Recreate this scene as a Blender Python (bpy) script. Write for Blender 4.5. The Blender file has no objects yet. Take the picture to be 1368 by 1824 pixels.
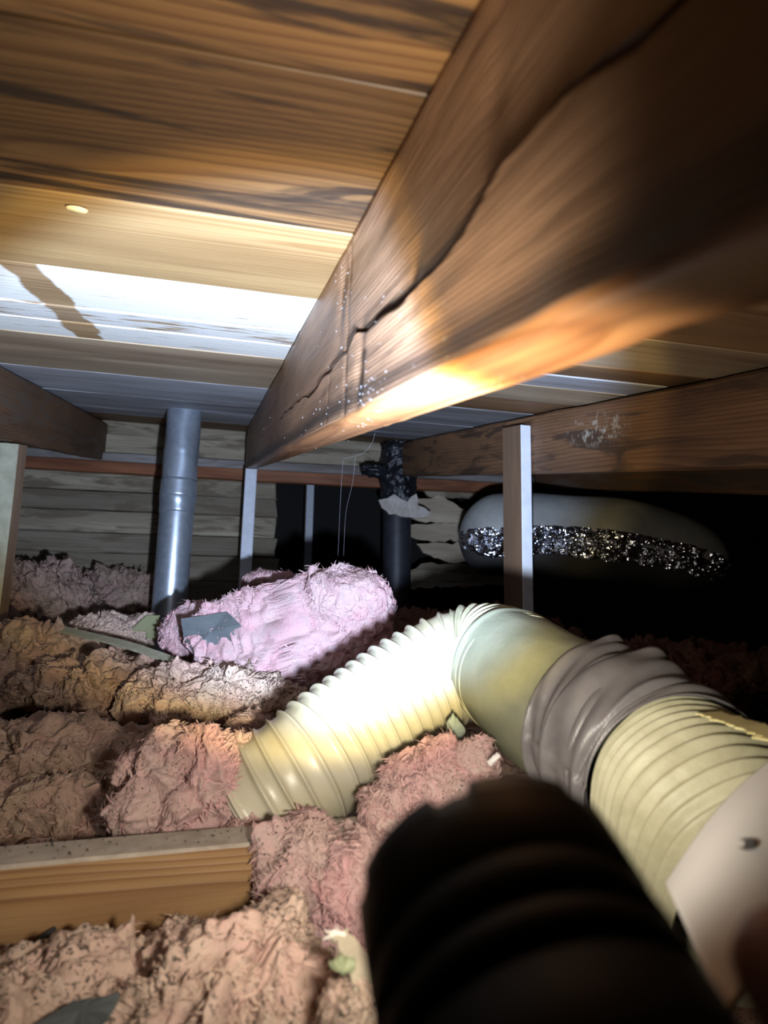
import bpy, bmesh, math, random
import numpy as np
from math import sin, cos, pi, radians, sqrt, exp
from mathutils import Vector, Matrix

random.seed(7); RNG = np.random.default_rng(7)
sc = bpy.context.scene
COL = sc.collection

# ------------------------------------------------------------------ camera, world, light
F, CX, CY = 1110.0, 684.0, 912.0            # focal length and centre for a 1368 x 1824 frame
CAMZ = 0.31                                  # camera height above the ceiling board of the room below
YAW, PITCH, ROLL = radians(15.162), radians(9.0), radians(1.1)
_fw = Vector((sin(YAW)*cos(PITCH), cos(YAW)*cos(PITCH), sin(PITCH)))
_rt = Vector((cos(YAW), -sin(YAW), 0)); _up = _rt.cross(_fw)
CR = _rt*cos(ROLL) + _up*sin(ROLL); CU = _up*cos(ROLL) - _rt*sin(ROLL)
ORG = Vector((0, 0, CAMZ))
cam_d = bpy.data.cameras.new('camera'); cam = bpy.data.objects.new('camera', cam_d); COL.objects.link(cam)
cam.matrix_world = Matrix(((CR.x, CU.x, -_fw.x, 0), (CR.y, CU.y, -_fw.y, 0), (CR.z, CU.z, -_fw.z, CAMZ), (0, 0, 0, 1)))
cam_d.sensor_fit = 'VERTICAL'; cam_d.sensor_height = 36.0; cam_d.lens = 36.0*F/1824.0
cam_d.clip_start = 0.005; cam_d.clip_end = 50
cam_d.dof.use_dof = True; cam_d.dof.focus_distance = 0.85; cam_d.dof.aperture_fstop = 7.6
sc.camera = cam
w = bpy.data.worlds.new('world'); sc.world = w; w.use_nodes = True
w.node_tree.nodes['Background'].inputs[0].default_value = (0.55, 0.6, 0.7, 1)
w.node_tree.nodes['Background'].inputs[1].default_value = 0.0004
vs = sc.view_settings
vs.view_transform = 'Standard'; vs.look = 'None'; vs.gamma = 1.0; vs.use_curve_mapping = False
vs.exposure = 0.0

def ray(px, py):
    return CR*((px-CX)/F) - CU*((py-CY)/F) + _fw
def at(px, py, d):
    """point seen in direction (px,py) at depth d metres"""
    return ORG + ray(px, py)*d
def on_plane(px, py, n, p0):
    q = ray(px, py); t = (p0-ORG).dot(n)/q.dot(n); return ORG + q*t

# the hand torch: beam leaves its lens
LENS = at(884, 1612, 0.126)
BEAM = ray(495, 575).normalized()
BR = BEAM.cross(Vector((0, 0, 1))).normalized(); BU = BR.cross(BEAM).normalized()
def torch_light(name, half, blend, power, color, radius, off):
    l = bpy.data.lights.new(name, 'SPOT'); l.energy = power; l.color = color
    l.spot_size = 2*radians(half); l.spot_blend = blend; l.shadow_soft_size = radius
    o = bpy.data.objects.new(name, l); COL.objects.link(o)
    o.matrix_world = Matrix(((BR.x, BU.x, -BEAM.x, 0), (BR.y, BU.y, -BEAM.y, 0), (BR.z, BU.z, -BEAM.z, 0), (0, 0, 0, 1)))
    o.location = LENS + BEAM*off
    return o
torch_light('torch_core', 33.0, 0.32, 92.0, (0.41, 0.61, 1.0), 0.010, 0.008)
torch_light('torch_ring', 36.5, 0.16, 17.0, (1.0, 0.80, 0.34), 0.010, 0.008)
torch_light('torch_spill', 76.0, 0.75, 8.0, (1.0, 0.91, 0.76), 0.012, 0.008)

# ------------------------------------------------------------------ helpers
def tag(o, label=None, cat=None, group=None, kind=None):
    if label: o['label'] = label
    if cat: o['category'] = cat
    if group: o['group'] = group
    if kind: o['kind'] = kind
    return o
def empty(name, loc, label, cat, group=None):
    o = bpy.data.objects.new(name, None); COL.objects.link(o); o.location = loc; o.empty_display_size = .02
    return tag(o, label, cat, group)
def mesh_obj(name, V, Fc, mat, parent=None, smooth=True, origin=None):
    """V in world space; the object's origin is put at `origin` (or the bounding box base)"""
    V = np.asarray(V, float)
    if origin is None:
        lo, hi = V.min(0), V.max(0); origin = Vector(((lo[0]+hi[0])/2, (lo[1]+hi[1])/2, lo[2]))
    o_ = np.array(origin[:])
    me = bpy.data.meshes.new(name)
    me.from_pydata((V-o_).tolist(), [], Fc if isinstance(Fc, list) else Fc.tolist()); me.update()
    if smooth: me.polygons.foreach_set('use_smooth', [True]*len(me.polygons))
    for m in (mat if isinstance(mat, (list, tuple)) else [mat]): me.materials.append(m)
    ob = bpy.data.objects.new(name, me); COL.objects.link(ob)
    ob.location = Vector(origin)
    if parent:
        ob.parent = parent; ob.location = Vector(origin) - parent.location
    return ob
def quad_mesh(name, V, Q, mat, parent):
    """fast build of many quads, parent's location as origin"""
    me = bpy.data.meshes.new(name); n = len(Q)
    me.vertices.add(len(V)); me.vertices.foreach_set('co', (np.asarray(V)-np.array(parent.location[:])).astype(np.float32).ravel())
    me.loops.add(n*4); me.loops.foreach_set('vertex_index', np.asarray(Q, np.int32).ravel())
    me.polygons.add(n); me.polygons.foreach_set('loop_start', np.arange(0, n*4, 4, dtype=np.int32)); me.polygons.foreach_set('loop_total', np.full(n, 4, np.int32))
    me.update(calc_edges=True); me.polygons.foreach_set('use_smooth', [True]*n); me.materials.append(mat)
    ob = bpy.data.objects.new(name, me); COL.objects.link(ob); ob.parent = parent
    return ob
def grid_faces(nu, nv, wrap_v=False):
    i, j = np.meshgrid(np.arange(nu-1), np.arange(nv if wrap_v else nv-1), indexing='ij')
    j2 = (j+1) % nv
    return np.stack([i*nv+j, i*nv+j2, (i+1)*nv+j2, (i+1)*nv+j], -1).reshape(-1, 4)

# gradient noise in numpy
_perm = RNG.permutation(512); _perm = np.concatenate([_perm, _perm, _perm])
_g = RNG.normal(size=(512, 3)); _g /= np.linalg.norm(_g, axis=1)[:, None]
def pn(P, seed=0):
    P = np.asarray(P, float) + seed*17.31
    i = np.floor(P).astype(int); f = P-i; u = f*f*f*(f*(f*6-15)+10); i &= 511
    r = 0
    for dx in (0, 1):
        for dy in (0, 1):
            for dz in (0, 1):
                h = _perm[_perm[_perm[(i[:, 0]+dx) & 511]+((i[:, 1]+dy) & 511)] % 512+((i[:, 2]+dz) & 511)] % 512
                g = _g[h]
                d = g[:, 0]*(f[:, 0]-dx)+g[:, 1]*(f[:, 1]-dy)+g[:, 2]*(f[:, 2]-dz)
                wt = (u[:, 0] if dx else 1-u[:, 0])*(u[:, 1] if dy else 1-u[:, 1])*(u[:, 2] if dz else 1-u[:, 2])
                r = r+wt*d
    return r*1.6
def fbm(P, seed=0, oc=4, g=.5):
    r = 0; a = 1
    for k in range(oc): r = r+a*pn(P*2**k, seed+k); a *= g
    return r
def ridge(P, seed=0, oc=3):
    r = 0; a = 1
    for k in range(oc): r = r+a*(1-2*np.abs(pn(P*2**k, seed+k))); a *= .5
    return r

# ------------------------------------------------------------------ materials
class NT:
    def __init__(s, name):
        s.m = bpy.data.materials.new(name); s.m.use_nodes = True; s.t = s.m.node_tree; s.n = s.t.nodes
        s.b = s.n['Principled BSDF']; s.out = s.n['Material Output']
    def new(s, typ, **kw):
        n = s.n.new(typ)
        for k, v in kw.items(): setattr(n, k, v)
        return n
    def put(s, sock, v):
        if hasattr(v, 'is_output') or isinstance(v, bpy.types.NodeSocket): s.t.links.new(v, sock)
        else: sock.default_value = v
    def math(s, op, a, b=0.0, c=None, clamp=False):
        n = s.new('ShaderNodeMath', operation=op); n.use_clamp = clamp
        s.put(n.inputs[0], a); s.put(n.inputs[1], b)
        if c is not None: s.put(n.inputs[2], c)
        return n.outputs[0]
    def mix(s, f, a, b, mode='MIX'):
        n = s.new('ShaderNodeMix', data_type='RGBA', blend_type=mode)
        s.put(n.inputs[0], f); s.put(n.inputs[6], c4(a)); s.put(n.inputs[7], c4(b)); return n.outputs[2]
    def noise(s, vec, scale, detail=3, rough=.5, dist=0.0):
        n = s.new('ShaderNodeTexNoise'); s.put(n.inputs['Vector'], vec)
        n.inputs['Scale'].default_value = scale; n.inputs['Detail'].default_value = detail
        n.inputs['Roughness'].default_value = rough; n.inputs['Distortion'].default_value = dist
        return n.outputs[0]
    def ramp(s, f, stops):
        n = s.new('ShaderNodeValToRGB'); s.put(n.inputs[0], f); e = n.color_ramp.elements
        while len(e) < len(stops): e.new(.5)
        for k, (p, c) in enumerate(stops): e[k].position = p; e[k].color = c4(c)
        return n.outputs[0]
    def step(s, f, a, b):
        n = s.new('ShaderNodeMapRange'); n.clamp = True
        s.put(n.inputs[0], f); n.inputs[1].default_value = a; n.inputs[2].default_value = b
        return n.outputs[0]
    def mapping(s, vec, scale=(1, 1, 1), loc=(0, 0, 0)):
        n = s.new('ShaderNodeMapping'); s.put(n.inputs[0], vec); n.inputs[3].default_value = scale; n.inputs[1].default_value = loc
        return n.outputs[0]
    def vadd(s, a, b):
        n = s.new('ShaderNodeVectorMath', operation='ADD'); s.put(n.inputs[0], a); s.put(n.inputs[1], b); return n.outputs[0]
    def bump(s, h, strength, dist):
        n = s.new('ShaderNodeBump'); s.put(n.inputs['Height'], h); n.inputs['Strength'].default_value = strength
        n.inputs['Distance'].default_value = dist; s.put(s.b.inputs['Normal'], n.outputs[0]); return n
def c4(c):
    return tuple(c)+(1,) if isinstance(c, (tuple, list)) and len(c) == 3 else c

def wood(name, light, mid, dark, axis=0, freq=170, pith=(.05, .06), warp=.022, rough=.55, spec=.35, band=.5, blot=None, paint=None, bump=.35, streak=.55, heart=False, tone=.35, mould=None):
    """grain along `axis` of the object; growth rings round a pith outside the piece"""
    t = NT(name)
    tc = t.new('ShaderNodeTexCoord').outputs['Object']
    rnd = t.new('ShaderNodeObjectInfo').outputs['Random']
    off = t.new('ShaderNodeCombineXYZ'); 
    t.put(off.inputs[axis], t.math('MULTIPLY', rnd, 37.0))
    p = t.vadd(tc, off.outputs[0])
    sl = [1.0, 1.0, 1.0]; sl[axis] = .16
    ps = t.mapping(p, sl)
    sep = t.new('ShaderNodeSeparateXYZ'); t.put(sep.inputs[0], tc)
    oth = [k for k in range(3) if k != axis]
    n1 = t.noise(ps, 7.0, 2, .5); n2 = t.noise(t.mapping(ps, (1, 1, 1), (5, 3, 9)), 7.0, 2, .5)
    a = t.math('ADD', t.math('ADD', sep.outputs[oth[0]], t.math('MULTIPLY', t.math('SUBTRACT', rnd, .5), pith[0]*2)), t.math('MULTIPLY', t.math('SUBTRACT', n1, .5), warp*4))
    b = t.math('ADD', t.math('ADD', sep.outputs[oth[1]], pith[1]), t.math('MULTIPLY', t.math('SUBTRACT', n2, .5), warp*4))
    r = t.math('SQRT', t.math('ADD', t.math('MULTIPLY', a, a), t.math('MULTIPLY', b, b)))
    fr = t.math('FRACT', t.math('MULTIPLY', r, freq))
    ringv = t.math('POWER', fr, 2.2)
    ringv = t.math('MULTIPLY', ringv, t.step(fr, 1.0, .86))
    fl = [160.0, 160.0, 160.0]; fl[axis] = 6.0
    fib = t.noise(t.mapping(p, fl), 1.0, 4, .65)
    big = t.noise(t.mapping(ps, (1, 1, 1), (2, 7, 1)), 9.0, 3, .55)
    c = t.mix(t.math('MULTIPLY', ringv, 1.3, clamp=True), light, mid)
    c = t.mix(t.math('MULTIPLY', t.step(big, .52-band*.3, .75), .85), c, dark)
    c = t.mix(t.math('MULTIPLY', t.step(fib, .5, .8), streak), c, dark)
    tn = t.math('ADD', t.math('MULTIPLY', t.math('FRACT', t.math('MULTIPLY', rnd, 91.7)), tone), 1.0-tone/2)
    tv = t.new('ShaderNodeCombineColor')
    for q_ in range(3): t.put(tv.inputs[q_], tn)
    c = t.mix(1.0, c, tv.outputs[0], 'MULTIPLY')
    if blot:
        bl = t.noise(t.mapping(ps, (1.8, 1.8, 1.8), (11, 4, 6)), 11.0, 5, .62, 1.4)
        c = t.mix(t.math('MULTIPLY', t.step(bl, .50, .60), .85), c, blot)
    if mould:
        mx_, mz_ = mould
        gx = t.math('DIVIDE', t.math('SUBTRACT', sep.outputs[0], mx_), .11); gz = t.math('DIVIDE', t.math('SUBTRACT', sep.outputs[2], mz_), .035)
        g = t.math('SUBTRACT', 1.0, t.math('ADD', t.math('MULTIPLY', gx, gx), t.math('MULTIPLY', gz, gz)), clamp=True)
        mm = t.math('MULTIPLY', g, t.step(t.noise(tc, 70, 5, .7), .50, .66), clamp=True)
        c = t.mix(mm, c, (.42, .37, .30))
    if heart:      # dark heartwood streak low on the face
        zz = t.math('ADD', sep.outputs[2], t.math('MULTIPLY', t.math('SUBTRACT', t.noise(ps, 12.0, 3), .5), .016))
        hm = t.math('MULTIPLY', t.step(zz, .003, .009), t.step(zz, .027, .014))
        c = t.mix(t.math('MULTIPLY', hm, .8), c, (.016, .008, .006))
    if paint:
        pc, covered = paint
        ge = t.new('ShaderNodeNewGeometry').outputs['Position']
        sp = t.new('ShaderNodeSeparateXYZ'); t.put(sp.inputs[0], ge)
        wob = t.math('MULTIPLY', t.math('SUBTRACT', t.noise(ge, 14, 3), .5), .03)
        xx = t.math('ADD', sp.outputs[0], wob)
        gap = t.math('MULTIPLY', t.step(xx, -.213, -.209), t.step(xx, -.172, -.176))
        worn = t.step(t.noise(t.mapping(p, (14, 90, 90)), 1.0, 5, .6), covered+.10, covered-.02)
        msk = t.math('MULTIPLY', worn, t.math('SUBTRACT', 1.0, gap), clamp=True)
        c = t.mix(t.math('MULTIPLY', msk, .93), c, pc)
    t.put(t.b.inputs['Base Color'], c)
    t.put(t.b.inputs['Roughness'], t.math('ADD', t.math('MULTIPLY', fib, .25), rough-.12))
    t.b.inputs['Specular IOR Level'].default_value = spec
    h = t.math('ADD', t.math('MULTIPLY', ringv, .5), fib)
    t.bump(h, bump, .0015)
    return t.m

def fibre(name, cols, dirt=.5, speck=.62):
    """glass wool: pink, buff and dirty patches, dark specks, slight light transmission"""
    t = NT(name)
    tc = t.new('ShaderNodeTexCoord').outputs['Object']
    tc = t.vadd(tc, t.new('ShaderNodeObjectInfo').outputs['Random'])
    a = t.noise(tc, 16, 4, .6, .5); b = t.noise(t.mapping(tc, (1, 1, 1), (3, 8, 2)), 34, 5, .65, .8)
    d = t.noise(t.mapping(tc, (1, 1, 1), (7, 1, 4)), 9, 4, .6, .3)
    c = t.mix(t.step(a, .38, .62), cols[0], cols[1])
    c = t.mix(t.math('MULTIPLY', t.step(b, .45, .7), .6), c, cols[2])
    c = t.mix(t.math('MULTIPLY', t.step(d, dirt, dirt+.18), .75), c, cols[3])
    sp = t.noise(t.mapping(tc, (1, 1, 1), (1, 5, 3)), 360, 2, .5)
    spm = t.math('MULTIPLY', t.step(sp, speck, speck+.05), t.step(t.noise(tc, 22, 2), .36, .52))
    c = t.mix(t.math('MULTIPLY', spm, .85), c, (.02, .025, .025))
    t.put(t.b.inputs['Base Color'], c)
    t.b.inputs['Roughness'].default_value = 1.0; t.b.inputs['Specular IOR Level'].default_value = .05
    wp = t.new('ShaderNodeVectorMath', operation='MULTIPLY_ADD')
    nz = t.new('ShaderNodeTexNoise'); nz.inputs['Scale'].default_value = 40; t.put(nz.inputs['Vector'], tc)
    t.put(wp.inputs[0], nz.outputs['Color']); wp.inputs[1].default_value = (.03, .03, .03); t.put(wp.inputs[2], tc)
    wv = wp.outputs[0]
    f1 = t.noise(t.mapping(wv, (520, 110, 260)), 1.0, 4, .7, .6); f2 = t.noise(t.mapping(wv, (120, 560, 300)), 1.0, 4, .7, .6)
    st = t.math('MAXIMUM', f1, f2)
    c = t.mix(t.math('MULTIPLY', t.step(st, .55, .8), .35), c, (.78, .66, .60))
    c = t.mix(t.math('MULTIPLY', t.step(st, .5, .36), .4), c, cols[3])
    t.put(t.b.inputs['Base Color'], c)
    h = t.math('ADD', t.noise(tc, 190, 6, .75, 1.0), t.math('MULTIPLY', st, 1.2))
    t.bump(h, .6, .003)
    tr = t.new('ShaderNodeBsdfTranslucent'); t.put(tr.inputs[0], c)
    ms = t.new('ShaderNodeMixShader'); ms.inputs[0].default_value = .25
    t.t.links.new(t.b.outputs[0], ms.inputs[1]); t.t.links.new(tr.outputs[0], ms.inputs[2])
    t.t.links.new(ms.outputs[0], t.out.inputs['Surface'])
    return t.m

def plain(name, c1, c2=None, scale=30, rough=.6, metal=0.0, spec=.4, bump=.2, bscale=120, bd=.001, trans=0.0):
    t = NT(name)
    tc = t.new('ShaderNodeTexCoord').outputs['Object']
    n = t.noise(tc, scale, 4, .6, .4)
    t.put(t.b.inputs['Base Color'], t.mix(t.step(n, .36, .66), c1, c2 or c1))
    t.b.inputs['Roughness'].default_value = rough; t.b.inputs['Metallic'].default_value = metal
    t.b.inputs['Specular IOR Level'].default_value = spec
    t.bump(t.noise(tc, bscale, 4, .6), bump, bd)
    if trans:
        tr = t.new('ShaderNodeBsdfTranslucent'); tr.inputs[0].default_value = c4(c1)
        ms = t.new('ShaderNodeMixShader'); ms.inputs[0].default_value = trans
        t.t.links.new(t.b.outputs[0], ms.inputs[1]); t.t.links.new(tr.outputs[0], ms.inputs[2])
        t.t.links.new(ms.outputs[0], t.out.inputs['Surface'])
    return t.m

M = {}
M['deck_dark'] = wood('deck_wood_dark', (.29, .155, .06), (.15, .07, .026), (.016, .010, .007), 0, 130, (.03, .045), .035, .5, .4, 1.0, blot=(.014, .010, .008), streak=.75)
M['deck_amber'] = wood('deck_wood_amber', (.40, .21, .075), (.20, .085, .03), (.02, .012, .009), 0, 60, (.03, .045), .055, .5, .4, .8, blot=(.015, .011, .010), streak=.5)
M['deck_gold'] = wood('deck_wood_gold', (.40, .265, .12), (.29, .165, .065), (.15, .075, .028), 0, 330, (.03, .06), .010, .55, .25, .45)
M['deck_tan'] = wood('deck_wood_tan', (.52, .40, .26), (.36, .25, .15), (.17, .10, .06), 0, 190, (.03, .06), .012, .6, .3, .5)
M['deck_painted'] = wood('deck_wood_whitewashed', (.50, .33, .17), (.36, .22, .1), (.16, .08, .035), 0, 190, (.03, .06), .012, .6, .3, .5, paint=((.82, .81, .74), .62))
M['deck_worn'] = wood('deck_wood_worn_wash', (.50, .35, .2), (.34, .21, .11), (.14, .075, .04), 0, 190, (.03, .06), .012, .6, .3, .6, paint=((.74, .73, .68), .52))
M['deck_grey'] = wood('deck_wood_grey', (.56, .57, .60), (.38, .37, .38), (.17, .14, .125), 0, 190, (.03, .06), .012, .65, .3, .6, streak=.75)
M['deck_brown'] = wood('deck_wood_brown', (.30, .17, .08), (.2, .1, .045), (.07, .035, .018), 0, 190, (.03, .06), .015, .6, .3, .6)
M['rafter'] = wood('rafter_wood', (.44, .255, .145), (.29, .15, .08), (.10, .05, .032), 1, 330, (.03, .055), .010, .45, .5, .3, bump=.6, heart=True, tone=0)
M['rafter_edge'] = wood('rafter_wood_orange', (.36, .165, .06), (.22, .085, .026), (.05, .02, .009), 1, 110, (.02, .05), .02, .42, .4, .6, bump=.5, streak=.85)
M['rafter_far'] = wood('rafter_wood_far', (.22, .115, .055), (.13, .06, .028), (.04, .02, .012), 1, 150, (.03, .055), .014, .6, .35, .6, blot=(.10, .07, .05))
M['post_lit'] = plain('post_lit_front', (.64, .66, .72), (.56, .58, .62), 40, .6)  # torch light on the front faces put into a paler, bluer colour
M['post_wood'] = wood('post_wood', (.30, .19, .12), (.2, .12, .07), (.09, .05, .03), 2, 190, (.03, .05), .012, .6, .3, .5)
M['joist'] = wood('joist_wood', (.42, .26, .12), (.22, .105, .038), (.10, .045, .018), 0, 130, (.02, .008), .05, .5, .35, .35, tone=0)
M['joist_top'] = plain('joist_dusty_top', (.36, .31, .26), (.26, .22, .18), 60, .85, bump=.5)
M['wall'] = wood('old_wall_board', (.42, .36, .26), (.31, .26, .18), (.16, .13, .09), 0, 190, (.03, .06), .012, .75, .2, .6, blot=(.16, .12, .08), tone=.6)
M['wall_torn'] = wood('old_wall_board_splintered', (.50, .42, .31), (.36, .28, .19), (.16, .11, .07), 0, 190, (.03, .06), .012, .75, .2, .5)
M['red_beam'] = wood('red_beam_wood', (.34, .13, .06), (.24, .085, .035), (.09, .03, .015), 0, 190, (.03, .06), .012, .6, .3, .5)
M['grey_beam'] = wood('grey_beam_wood', (.30, .27, .25), (.22, .19, .17), (.09, .07, .06), 0, 190, (.03, .06), .012, .7, .2, .5)
M['felt'] = plain('roof_felt', (.02, .018, .016), None, 40, .9)
M['drywall'] = plain('drywall', (.3, .28, .26), (.2, .18, .16), 20, .9)
M['galv'] = plain('galvanised_steel', (.56, .62, .70), (.44, .50, .58), 55, .33, .72, bump=.08, bscale=60)
M['tar'] = plain('black_tar', (.008, .008, .011), (.02, .02, .025), 30, .28, 0, .6, bump=.9, bscale=70, bd=.006)
M['black_iron'] = plain('black_iron', (.028, .029, .036), (.018, .018, .022), 30, .5, 0, .4)
M['hose'] = plain('cream_plastic_hose', (.50, .475, .39), (.40, .355, .22), 11, .36, 0, .5, bump=.15, bscale=200, trans=.10)
M['hose_old'] = plain('yellowed_hose', (.40, .385, .27), (.28, .265, .17), 26, .5, 0, .4, bump=.4, bscale=160)
M['sleeve'] = plain('grey_green_tape_sleeve', (.215, .22, .155), (.16, .168, .115), 18, .5, 0, .3, bump=.3, bscale=170)
M['hole'] = plain('dark_hole', (.05, .05, .05), None, 30, .9)
M['foil'] = plain('crumpled_foil', (.85, .86, .9), (.5, .5, .55), 30, .14, 1.0, bump=.6, bscale=22, bd=.02)
M['jacket'] = plain('grey_duct_jacket', (.24, .235, .215), (.18, .175, .165), 12, .6, 0, .3)
M['card'] = plain('dark_grey_card', (.085, .095, .098), (.06, .068, .07), 30, .8)
M['chip'] = plain('black_chip', (.018, .02, .02), None, 30, .8)
M['lath'] = plain('dusty_pale_strip', (.34, .33, .24), (.24, .23, .16), 30, .8)
M['paper'] = plain('white_sheet', (.66, .65, .64), (.56, .55, .53), 7, .55, 0, .3, bump=.1, bscale=40)
M['yellow_tape'] = plain('yellowed_tape', (.62, .56, .28), (.50, .44, .2), 30, .5, 0, .4)
M['torch'] = plain('black_anodised', (.004, .004, .004), (.005, .0045, .004), 50, .6, 0, .12, bump=.05)
M['torch_bezel'] = plain('black_bezel', (.008, .007, .006), None, 50, .5, 0, .3, bump=.05)
M['glass'] = plain('torch_lens', (.9, .92, .95), None, 50, .05, 0, .5)
M['skin'] = plain('skin', (.24, .11, .07), (.2, .09, .055), 40, .5, 0, .35, bump=.2)
M['dust'] = plain('white_dust', (.55, .54, .54), None, 50, .9)
M['frayed'] = plain('frayed_paper', (.5, .47, .42), None, 30, .8)
M['web'] = plain('cobweb_silk', (.35, .35, .38), None, 50, .5)
def tape_mat():
    t = NT('woven_duct_tape'); tc = t.new('ShaderNodeTexCoord').outputs['Object']
    n = t.noise(tc, 22, 4, .6, .3)
    t.put(t.b.inputs['Base Color'], t.mix(t.step(n, .38, .64), (.15, .142, .145), (.105, .098, .105)))
    t.b.inputs['Roughness'].default_value = .42; t.b.inputs['Specular IOR Level'].default_value = .5
    w1 = t.new('ShaderNodeTexWave'); w1.inputs['Scale'].default_value = 300; t.put(w1.inputs[0], tc)
    w2 = t.new('ShaderNodeTexWave', bands_direction='Y'); w2.inputs['Scale'].default_value = 300; t.put(w2.inputs[0], tc)
    t.bump(t.math('ADD', w1.outputs[1], w2.outputs[1]), .12, .0006)
    return t.m
M['tape'] = tape_mat()
PINK = (.66, .33, .34); BUFF = (.60, .42, .32); GREY = (.42, .34, .31); BROWN = (.20, .11, .075)
M['wool_pink'] = fibre('glass_wool_pink', ((.70, .40, .43), (.66, .46, .45), (.50, .42, .41), (.38, .29, .28)), .55, .66)
M['wool_mid'] = fibre('glass_wool_dusty_pink', ((.70, .41, .42), (.66, .48, .44), (.52, .43, .41), (.36, .27, .25)), .56)
M['wool_buff'] = fibre('glass_wool_buff', ((.68, .45, .39), (.68, .52, .41), (.56, .46, .37), (.40, .31, .25)), .57, .555)
M['wool_brown'] = fibre('glass_wool_brown', ((.50, .31, .26), (.50, .36, .27), (.34, .27, .21), (.20, .12, .09)), .50)
M['wool_shadowed'] = fibre('glass_wool_shadowed', ((.24, .10, .075), (.22, .12, .08), (.12, .07, .05), (.07, .035, .025)), .5)  # shaded copy of the wool: shadow behind the duct put into the colour

# ------------------------------------------------------------------ roof geometry (rafters run along RD, roof rises away)
RD = Vector((0, .981112, .193443)); RN = Vector((0, -.193443, .981112)); EX = Vector((1, 0, 0))
DECK_N, BOT_N, XL = .18909, .04909, .08532
def rp(x, s, n):                      # x across, s along the slope, n above the camera square to the roof
    return ORG + EX*x + RD*s + RN*n
def deck_at(px, py): return on_plane(px, py, RN, rp(0, 0, DECK_N))

def bar(name, origin, ax, ay, az, L, W, T, mat, parent=None, seg=14, bev=.0025, jit=.0012, seed=0, ends=None, matf=None):
    """a sawn timber: length L along ax from origin, width W along ay, thickness T along az, eased and slightly uneven"""
    b = bev
    prof = np.array([(b, 0), (W-b, 0), (W, b), (W, T-b), (W-b, T), (b, T), (0, T-b), (0, b)])
    V = []
    r = np.random.default_rng(seed+11)
    us = np.linspace(0, 1, seg+1)
    for k, u in enumerate(us):
        off = np.array([sin(u*5+seed)*jit, cos(u*4.1+seed*1.7)*jit])
        for q, (y, z) in enumerate(prof):
            j = r.normal(size=2)*jit*.35
            x = u*L
            if ends is not None and k in (0, seg):
                x += r.normal()*ends
            V.append((x, y+off[0]+j[0], z+off[1]+j[1]))
    Fc = [[k*8+q, k*8+(q+1) % 8, (k+1)*8+(q+1) % 8, (k+1)*8+q] for k in range(seg) for q in range(8)]
    Fc += [[7-q for q in range(8)], [seg*8+q for q in range(8)]]
    me = bpy.data.meshes.new(name)
    me.from_pydata([tuple(v) for v in V], [], Fc)
    mats = mat if isinstance(mat, (list, tuple)) else [mat]
    for m in mats: me.materials.append(m)
    if matf:
        for p in me.polygons: p.material_index = matf(p.normal)
    me.update()
    ob = bpy.data.objects.new(name, me); COL.objects.link(ob)
    # world matrix, origin at the bar's own corner
    Mx = Matrix(((ax.x, ay.x, az.x, 0), (ax.y, ay.y, az.y, 0), (ax.z, ay.z, az.z, 0), (0, 0, 0, 1)))
    ob.matrix_basis = Matrix.Translation(Vector(origin)-(parent.location if parent else Vector())) @ Mx
    if parent: ob.parent = parent
    # normals outward
    bm = bmesh.new(); bm.from_mesh(me); bmesh.ops.recalc_face_normals(bm, faces=bm.faces); bm.to_mesh(me); bm.free()
    return ob

# ------------------------------------------------------------------ ceiling: roof boards on both sides of the middle rafter
def slab(name, corners_lo, up, mat, kind='structure'):
    V = [Vector(c) for c in corners_lo]+[Vector(c)+up for c in corners_lo]
    Fc = [[3, 2, 1, 0], [4, 5, 6, 7]]+[[k, (k+1) % 4, 4+(k+1) % 4, 4+k] for k in range(4)]
    o = mesh_obj(name, [v[:] for v in V], Fc, mat, None, False); tag(o, kind=kind); return o
ceiling = slab('ceiling', [rp(-1.3, -.5, DECK_N+.021), rp(1.9, -.5, DECK_N+.021), rp(1.9, 2.75, DECK_N+.021), rp(-1.3, 2.75, DECK_N+.021)], RN*.006, M['felt'])
tag(ceiling, 'underside of the low roof deck of wide bare boards')
SKEW = .085
ba = (EX - RD*SKEW).normalized(); bl = RD*1.0
bperp = RN.cross(ba).normalized()
if bperp.dot(RD) < 0: bperp = -bperp
edges = [-.42, -.24, -.06, .115, .292, .468, .640, .786, .797, .872, .882, .975, 1.13, 1.30, 1.47, 1.64, 1.82, 2.0, 2.18, 2.36, 2.54]
left_m = ['deck_dark', 'deck_dark', 'deck_dark', 'deck_amber', 'deck_dark', 'deck_gold', 'deck_painted', 'deck_brown', 'deck_worn', 'deck_brown', 'deck_painted', 'deck_tan', 'deck_tan', 'deck_grey', 'deck_grey', 'deck_grey', 'deck_grey', 'deck_grey', 'deck_brown', 'deck_brown']
right_m = ['deck_dark', 'deck_dark', 'deck_dark', 'deck_dark', 'deck_dark', 'deck_brown', 'deck_tan', 'deck_brown', 'deck_brown', 'deck_tan', 'deck_grey', 'deck_tan', 'deck_brown', 'deck_grey', 'deck_grey', 'deck_grey', 'deck_grey', 'deck_grey', 'deck_brown', 'deck_brown']
for k in range(len(edges)-1):
    s0, s1 = edges[k], edges[k+1]
    wd = (s1-s0)*cos(math.atan(SKEW))-.003
    for side in (0, 1):
        x0, x1 = (-1.25, .105) if side == 0 else (.106, 1.8)
        # board's near lower edge passes s0 at x=.085
        sa = s0-SKEW*(x0-.085)
        low = .0004*k + (.0035 if k in (7, 9) else 0)  # narrow recessed brown strips stand in for shadow gaps between the painted boards
        bar('plank', rp(x0, sa, DECK_N+low), ba, bperp, RN, (x1-x0)/ba.x, wd, .02, M[(left_m, right_m)[side][k]], ceiling, 18, .0007, .0005, k*2+side)
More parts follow.
